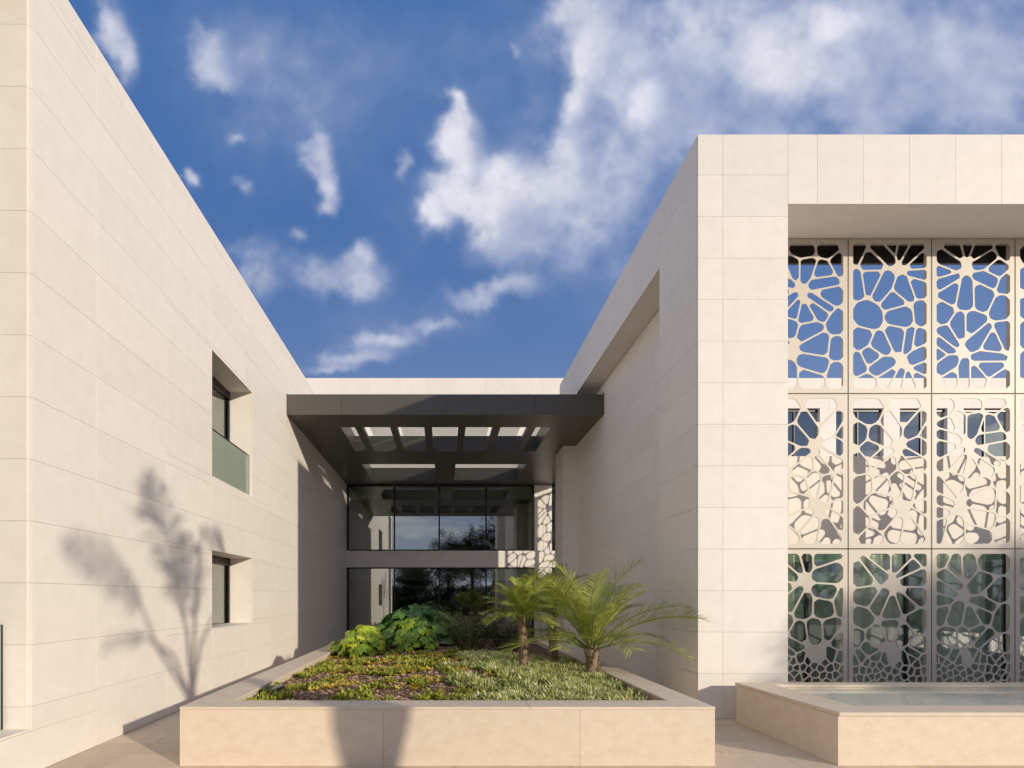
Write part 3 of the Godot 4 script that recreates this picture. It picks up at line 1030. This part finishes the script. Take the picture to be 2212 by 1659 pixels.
func plants() -> void:
	M.palm_bark = M.bark.duplicate()
	M.palm_bark.vertex_color_use_as_albedo = true
	M.palm_bark.albedo_color = lin(0.58, 0.43, 0.28)
	var r := RandomNumberGenerator.new()
	r.seed = 77
	var g := func(x: float, d: float) -> Vector3: return P(x, soil_y(x, d), d)
	palm(g.call(2.30, 9.95), "largest palm in the planter, a short trunk under long arching yellow-green fronds", 0.50, 0.105, 1.48, 28, 5, Vector3(-0.02, 0, 0))
	palm(g.call(1.27, 10.2), "palm with slim bare trunk and small crown, standing in the pale variegated plants", 0.90, 0.07, 0.72, 34, 6, Vector3(-0.04, 0, 0))
	palm(g.call(2.06, 12.1), "palm with slim trunk standing farther back between the other two palms", 1.0, 0.075, 0.9, 34, 7, Vector3(-0.05, 0, 0))
	var lime := [Color(0.42, 0.52, 0.03), Color(0.34, 0.47, 0.035), Color(0.52, 0.58, 0.05), Color(0.26, 0.40, 0.03)]
	var green := [Color(0.09, 0.21, 0.035), Color(0.06, 0.16, 0.03), Color(0.16, 0.30, 0.04), Color(0.05, 0.13, 0.03)]
	leafy_clump("broadleaf_plant", "bright lime broad-leaved plant at the planter's far left end", g.call(-1.62, 13.3), 0.52, 0.5, 0.62, 120, 0.15, lime, 3, 7)
	leafy_clump("broadleaf_plant", "mid-green broad-leaved plant between the lime plant and the dark shrub", g.call(-0.62, 13.5), 0.56, 0.5, 0.66, 130, 0.15, [lime[1], green[2], green[0], lime[3]], 4, 7)
	leafy_clump("broadleaf_plant", "dark green big-leaved plant behind the other broad-leaved plants", g.call(-0.55, 14.9), 1.15, 0.6, 0.86, 150, 0.24, green, 9, 5)
	leafy_clump("broadleaf_plant", "small lime plant spilling over the planter's left rim", g.call(-2.15, 13.9), 0.34, 0.4, 0.36, 40, 0.12, lime, 8, 7)
	# fine-leaved shrub
	for q in [[0.55, 12.9, 0.8, 0.95, "dark fine-leaved shrub beside the mid-green broad-leaved plant"], [1.35, 13.8, 0.75, 0.8, "dark fine-leaved shrub behind the slim palms"]]:
		var at: Vector3 = g.call(q[0], q[1])
		var t := thing("shrub", at, q[4], "shrub", "fine-leaved shrubs in the planter")
		var stems := SurfaceTool.new()
		stems.begin(Mesh.PRIMITIVE_TRIANGLES)
		var st := SurfaceTool.new()
		st.begin(Mesh.PRIMITIVE_TRIANGLES)
		for k in 70:
			var a := r.randf() * TAU
			var top := Vector3(cos(a) * q[2] * sqrt(r.randf()), q[3] * r.randf_range(0.55, 1.0), sin(a) * q[2] * 0.7 * sqrt(r.randf()))
			var low := Vector3(top.x * 0.2, -0.05, top.z * 0.2)
			tube(stems, [low, low.lerp(top, 0.6) + Vector3(0, 0.06, 0), top], [0.006, 0.004, 0.002], 3, Color(0.14, 0.11, 0.05))
			for m in 42:
				var f := r.randf_range(0.25, 1.02)
				var p := low.lerp(top, f) + Vector3(r.randf_range(-0.06, 0.06), r.randf_range(-0.05, 0.07), r.randf_range(-0.06, 0.06))
				var an := r.randf() * TAU
				var v := r.randf_range(0.55, 1.2)
				var warm := r.randf() < 0.22
				var col := Color(0.16, 0.14, 0.03) * v if warm else Color(0.065, 0.11, 0.028) * v
				blade(st, p, Vector3(cos(an), r.randf_range(-0.3, 0.6), sin(an)).normalized(), Vector3(-sin(an), 0.3, cos(an)).normalized(), r.randf_range(0.05, 0.10), 0.017, 0.4, col, col * 1.2)
		part(t, "foliage", st.commit(), M.leaf, at)
		part(t, "stems", stems.commit(), M.leaf, at)
	# carpets
	var patch := FastNoiseLite.new()
	patch.seed = 9
	patch.frequency = 0.75
	patch.fractal_octaves = 3
	var pale := []
	for k in 6: pale.append(tuft_mesh(200 + k, 20, [0.17, 0.12, 0.15, 0.1, 0.19, 0.08][k], [0.014, 0.022, 0.016, 0.028, 0.012, 0.024][k], 1.5, [Color(0.30, 0.36, 0.06), Color(0.10, 0.18, 0.03), Color(0.24, 0.32, 0.06), Color(0.08, 0.15, 0.03), Color(0.34, 0.38, 0.08), Color(0.2, 0.26, 0.04)][k], [Color(0.80, 0.77, 0.40), Color(0.30, 0.40, 0.08), Color(0.84, 0.80, 0.46), Color(0.24, 0.34, 0.06), Color(0.7, 0.68, 0.3), Color(0.62, 0.56, 0.16)][k]))
	var spots := []
	for k in 5200:
		var d := lerpf(7.25, 12.6, pow(r.randf(), 1.1))
		var x := r.randf_range(-0.1, 2.42)
		var edge := 0.35 + patch.get_noise_2d(x * 1.4, d) * 0.9 + (d - 7.2) * 0.02
		if x < edge or patch.get_noise_2d(x * 2.2 + 40, d * 2.2) < -0.32: continue
		if x > 2.05 and d < 8.6 and r.randf() < 0.75: continue
		spots.append(Transform3D(Basis(Vector3.UP, r.randf() * TAU).scaled(Vector3.ONE * r.randf_range(0.5, 1.3)), g.call(x, d)))
	scatter("variegated_ground_cover", "pale variegated grassy ground cover around the palm trunks", "ground cover", pale, spots)
	var sedum := []
	for k in 4: sedum.append(tuft_mesh(220 + k, 16, 0.075, 0.020, 1.8, Color(0.16, 0.22, 0.025), Color(0.42, 0.42, 0.06)))
	var spots2 := []
	var yellow := []
	for k in 3: yellow.append(tuft_mesh(240 + k, 14, 0.065, 0.019, 2.0, Color(0.50, 0.40, 0.05), Color(0.72, 0.52, 0.10)))
	var spots3 := []
	for k in 9000:
		var d := lerpf(7.2, 13.6, r.randf())
		var x := r.randf_range(-2.3, 1.4)
		var n := patch.get_noise_2d(x * 1.9, d * 1.2)
		if n > 0.14 - clampf((7.9 - d) * 0.2, 0, 0.2) and x < 0.75 + n and r.randf() < 0.6:
			spots2.append(Transform3D(Basis(Vector3.UP, r.randf() * TAU).scaled(Vector3.ONE * r.randf_range(0.6, 1.7)), g.call(x, d)))
		elif patch.get_noise_2d(x * 1.3 + 17, d * 1.6 + 5) > 0.18 and d > 8.2 and r.randf() < 0.5:
			spots3.append(Transform3D(Basis(Vector3.UP, r.randf() * TAU).scaled(Vector3.ONE * r.randf_range(0.6, 1.5)), g.call(x, d)))
	scatter("green_ground_cover", "low green creeping plants in patches on the brown soil", "ground cover", sedum, spots2)
	scatter("yellow_ground_cover", "low yellow-leaved creeping plants in patches on the brown soil", "ground cover", yellow, spots3)
	# small garden spotlight near the planter's left front corner
	var sp: Vector3 = g.call(-2.12, 8.35)
	var lamp := thing("garden_spotlight", sp, "small grey spotlight on a spike in the planter's left front corner", "spotlight")
	var spike := SurfaceTool.new()
	spike.begin(Mesh.PRIMITIVE_TRIANGLES)
	tube(spike, [Vector3(0, -0.08, 0), Vector3(0, 0.07, 0)], [0.004, 0.009], 8, Color(1, 1, 1))
	part(lamp, "spike", spike.commit(), M.frame, sp)
	var body := SurfaceTool.new()
	body.begin(Mesh.PRIMITIVE_TRIANGLES)
	tube(body, [Vector3(-0.075, 0.05, 0), Vector3(-0.07, 0.052, 0), Vector3(0.04, 0.095, 0), Vector3(0.065, 0.105, 0), Vector3(0.066, 0.105, 0)], [0.0, 0.028, 0.034, 0.04, 0.034], 14, Color(1, 1, 1))
	part(lamp, "housing", body.commit(), M.metal_trim, sp)
	var lens := SurfaceTool.new()
	lens.begin(Mesh.PRIMITIVE_TRIANGLES)
	tube(lens, [Vector3(0.0655, 0.1048, 0), Vector3(0.069, 0.106, 0)], [0.033, 0.0], 14, Color(1, 1, 1))
	part(lamp, "lens", lens.commit(), M.lamp, sp)
	# bark chips and clods
	var chips := []
	for k in 4:
		var st := SurfaceTool.new()
		st.begin(Mesh.PRIMITIVE_TRIANGLES)
		var v := [0.14, 0.22, 0.32, 0.42][k] as float
		var c := Color(v * 1.25, v * 0.8, v * 0.5)
		var e := [Vector3(-0.02, 0, -0.009), Vector3(0.022, 0.004, -0.007), Vector3(0.019, 0.001, 0.011), Vector3(-0.018, 0.005, 0.009), Vector3(0.001, 0.014, 0.0)]
		for t in [[0, 1, 4], [1, 2, 4], [2, 3, 4], [3, 0, 4]]: leaf_tri(st, e[t[0]], e[t[2]], e[t[1]], c)
		chips.append(st.commit())
	var spots4 := []
	for k in 9000:
		var x := r.randf_range(-2.33, 2.45)
		var d := lerpf(7.15, 14.0, pow(r.randf(), 1.4))
		spots4.append(Transform3D(Basis(Vector3.UP, r.randf() * TAU).scaled(Vector3.ONE * r.randf_range(0.6, 1.6)), g.call(x, d)))
	var m := mat(Color(1, 1, 1), 0.95)
	m.vertex_color_use_as_albedo = true
	scatter("bark_mulch", "brown bark chips strewn over the planter soil", "mulch", chips, spots4, self, m)

# ---------------------------------------------------------------- garden behind the viewpoint
func leaf_cloud(sd: int, count: int, c: Color) -> Mesh:
	var r := RandomNumberGenerator.new()
	r.seed = sd
	var st := SurfaceTool.new()
	st.begin(Mesh.PRIMITIVE_TRIANGLES)
	for k in count:
		var p := Vector3(r.randf_range(-1, 1), r.randf_range(-0.8, 0.8), r.randf_range(-1, 1)) * 0.4
		var an := r.randf() * TAU
		var v := r.randf_range(0.6, 1.3)
		blade(st, p, Vector3(cos(an), r.randf_range(-0.5, 0.6), sin(an)).normalized(), Vector3(-sin(an), 0.4, cos(an)).normalized(), 0.2, 0.1, 0.4, c * v, c * v * 1.1)
	return st.commit()

func tree(at: Vector3, label: String, height: float, rx: float, ry: float, clumps: int, sd: int, c: Color, group := "garden trees facing the glazed building") -> void:
	var r := RandomNumberGenerator.new()
	r.seed = sd
	var t := thing("garden_tree", at, label, "tree", group)
	var st := SurfaceTool.new()
	st.begin(Mesh.PRIMITIVE_TRIANGLES)
	var top := height - ry
	tube(st, [Vector3(0, -0.15, 0), Vector3(0.1, top * 0.5, 0), Vector3(0.0, top, 0.1), Vector3(0.1, height - ry * 0.5, 0)], [0.22, 0.17, 0.12, 0.04], 9, Color(1, 1, 1))
	for k in 9:
		var a := k * 2.4
		tube(st, [Vector3(0.03, top * lerpf(0.6, 1.0, k / 9.0), 0), Vector3(cos(a) * rx * 0.4, top + ry * 0.1, sin(a) * rx * 0.4), Vector3(cos(a) * rx * 0.75, top + ry * r.randf_range(0.0, 0.7), sin(a) * rx * 0.75)], [0.08, 0.05, 0.02], 6, Color(1, 1, 1))
	part(t, "trunk", st.commit(), M.bark, at)
	var clump := leaf_cloud(sd, 26, c)
	var cs := SurfaceTool.new()
	cs.begin(Mesh.PRIMITIVE_TRIANGLES)
	var lump := FastNoiseLite.new()
	lump.seed = sd
	lump.frequency = 0.5
	for k in clumps:
		var d := Vector3(r.randfn(), r.randfn(), r.randfn()).normalized()
		var q := pow(r.randf(), 0.42) * (1.0 + 0.55 * lump.get_noise_3dv(d * 2.2))
		var p := Vector3(d.x * rx, d.y * ry, d.z * rx) * q + Vector3(0, height - ry, 0)
		cs.append_from(clump, 0, Transform3D(Basis(Vector3.UP, r.randf() * TAU).scaled(Vector3.ONE * r.randf_range(0.7, 1.3)), p))
	part(t, "crown", cs.commit(), M.leaf, at)

func surroundings() -> void:
	# fan-shaped plant whose shadow falls on the planter's front and on the long wall
	var at := P(4.27, 0, 1.0)
	var t := thing("fan_palm", at, "tall fan-shaped plant with paddle leaves, beside the entrance to the court", "palm")
	var st := SurfaceTool.new()
	st.begin(Mesh.PRIMITIVE_TRIANGLES)
	tube(st, [Vector3(0, -0.05, 0), Vector3(0, 1.2, 0), Vector3(0, 1.75, 0), Vector3(0, 2.25, 0), Vector3(0, 2.6, 0), Vector3(0, 2.95, 0), Vector3(0, 3.3, 0)], [0.2, 0.17, 0.2, 0.29, 0.30, 0.2, 0.10], 14, Color(1, 1, 1))
	part(t, "trunk", st.commit(), M.bark, at)
	var dd := 8.35 * 1.14 + 1.0   # how far along the court the wall shadow lies
	# stalk ends and leaf tips, as (depth along the court, height) before the plant's own offset
	var leaves := [
		[Vector2(9.2, 1.05), Vector2(8.6, 1.72), Vector2(6.9, 2.75), 0.34, 0.15], [Vector2(10.4, 1.2), Vector2(10.1, 1.7), Vector2(9.3, 3.75), 0.62, -0.2],
		[Vector2(10.5, 1.0), Vector2(10.4, 1.5), Vector2(10.0, 3.2), 0.55, 0.3], [Vector2(10.7, 1.4), Vector2(11.0, 2.85), Vector2(12.4, 2.9), 0.30, -0.1],
		[Vector2(10.75, 1.0), Vector2(11.2, 1.5), Vector2(11.9, 1.8), 0.10, 0.4], [Vector2(10.2, 1.0), Vector2(9.8, 1.7), Vector2(9.2, 2.8), 0.40, 0.5], [Vector2(10.0, 0.8), Vector2(9.2, 1.1), Vector2(8.4, 1.2), 0.14, -0.5]]
	for L in leaves:
		var ls := SurfaceTool.new()
		ls.begin(Mesh.PRIMITIVE_TRIANGLES)
		var q := []
		for k in 3:
			var w: Vector2 = L[k]
			q.append(Vector3(L[4] * (k + 1) / 3.0, w.y + 0.365 * 8.35, -(w.x - dd) * K))
		tube(ls, [Vector3(0, 3.1, 0), q[0], q[1]], [0.05, 0.04, 0.025], 6, Color(0.16, 0.22, 0.06))
		var n := 30
		var axis: Vector3 = q[2] - q[1]
		var wide := axis.cross(Vector3(1, 0.2, 0.1)).normalized()
		var along := axis.normalized()
		var spine := []
		var thin := []
		for k in n + 1:
			var f := float(k) / n
			spine.append(q[1] + axis * f + Vector3.DOWN * 0.4 * f * f * f + Vector3(0.12 * sin(f * 5.0), 0, 0))
			thin.append(lerpf(0.02, 0.004, f))
		tube(ls, spine, thin, 5, Color(0.16, 0.22, 0.06))
		for k in n:
			var f := (k + 0.5) / n
			var hw: float = L[3] * pow(sin(PI * clampf(f * 0.9 + 0.08, 0, 1)), 0.6) * rng.randf_range(0.75, 1.3)
			for sd in [-1.0, 1.0]:
				blade(ls, spine[k], (wide * sd + along * rng.randf_range(0.35, 0.8) + Vector3(rng.randf_range(-0.3, 0.3), 0, 0)).normalized(), along, hw * 1.2, axis.length() / n * rng.randf_range(0.5, 0.95), rng.randf_range(0.2, 0.8), Color(0.08, 0.15, 0.025), Color(0.09, 0.16, 0.03))
		part(t, "leaf", ls.commit(), M.leaf, at)
	# trees and a hedge that the glazing mirrors
	var spec := [[-9.0, -26.0, 6.2, 2.6, 2.4], [-3.6, -27.0, 6.4, 2.4, 2.2], [0.6, -25.0, 9.4, 2.7, 3.2], [3.6, -27.0, 10.4, 2.6, 3.6], [6.6, -24.0, 11.6, 2.8, 4.0], [10.2, -27.0, 11.0, 3.0, 3.6], [14.5, -30.0, 10.0, 3.0, 3.4]]
	var words := ["round low olive tree at the hedge's far end", "round low olive tree between the hedge and the taller trees", "dark leafy tree with a loose crown behind the hedge", "broad dark tree standing beside the tallest tree", "tallest dark tree behind the hedge", "dense green tree behind the hedge's middle", "dense green tree farthest back behind the hedge"]
	for k in spec.size():
		var s: Array = spec[k]
		tree(P(s[0], -0.09, s[1]), words[k], s[2], s[3], s[4], 620, 300 + k, [Color(0.07, 0.10, 0.03), Color(0.05, 0.085, 0.025), Color(0.085, 0.115, 0.025)][k % 3])
	tree(P(23.3, -0.09, -5.7), "flat-topped umbrella pine beside the court, shading the foot of the screens", 7.75, 3.2, 1.35, 430, 330, Color(0.06, 0.10, 0.028), "")
	var h := thing("hedge", P(0, -0.09, -20), "clipped dark hedge along the garden's far side", "hedge")
	var clump := leaf_cloud(400, 30, Color(0.055, 0.085, 0.022))
	var cs := SurfaceTool.new()
	cs.begin(Mesh.PRIMITIVE_TRIANGLES)
	var r := RandomNumberGenerator.new()
	r.seed = 5
	for k in 2600:
		cs.append_from(clump, 0, Transform3D(Basis(Vector3.UP, r.randf() * TAU), Vector3(r.randf_range(-13, 15), r.randf_range(0.1, 3.0), r.randf_range(-0.6, 0.6))))
	part(h, "foliage", cs.commit(), M.leaf, P(0, -0.09, -20))
	var stx := SurfaceTool.new()
	stx.begin(Mesh.PRIMITIVE_TRIANGLES)
	for k in 28:
		tube(stx, [Vector3(-13 + k, -0.1, 0), Vector3(-12.9 + k, 2.4, 0)], [0.05, 0.02], 5, Color(1, 1, 1))
	part(h, "stems", stx.commit(), M.bark, P(0, -0.09, -20))
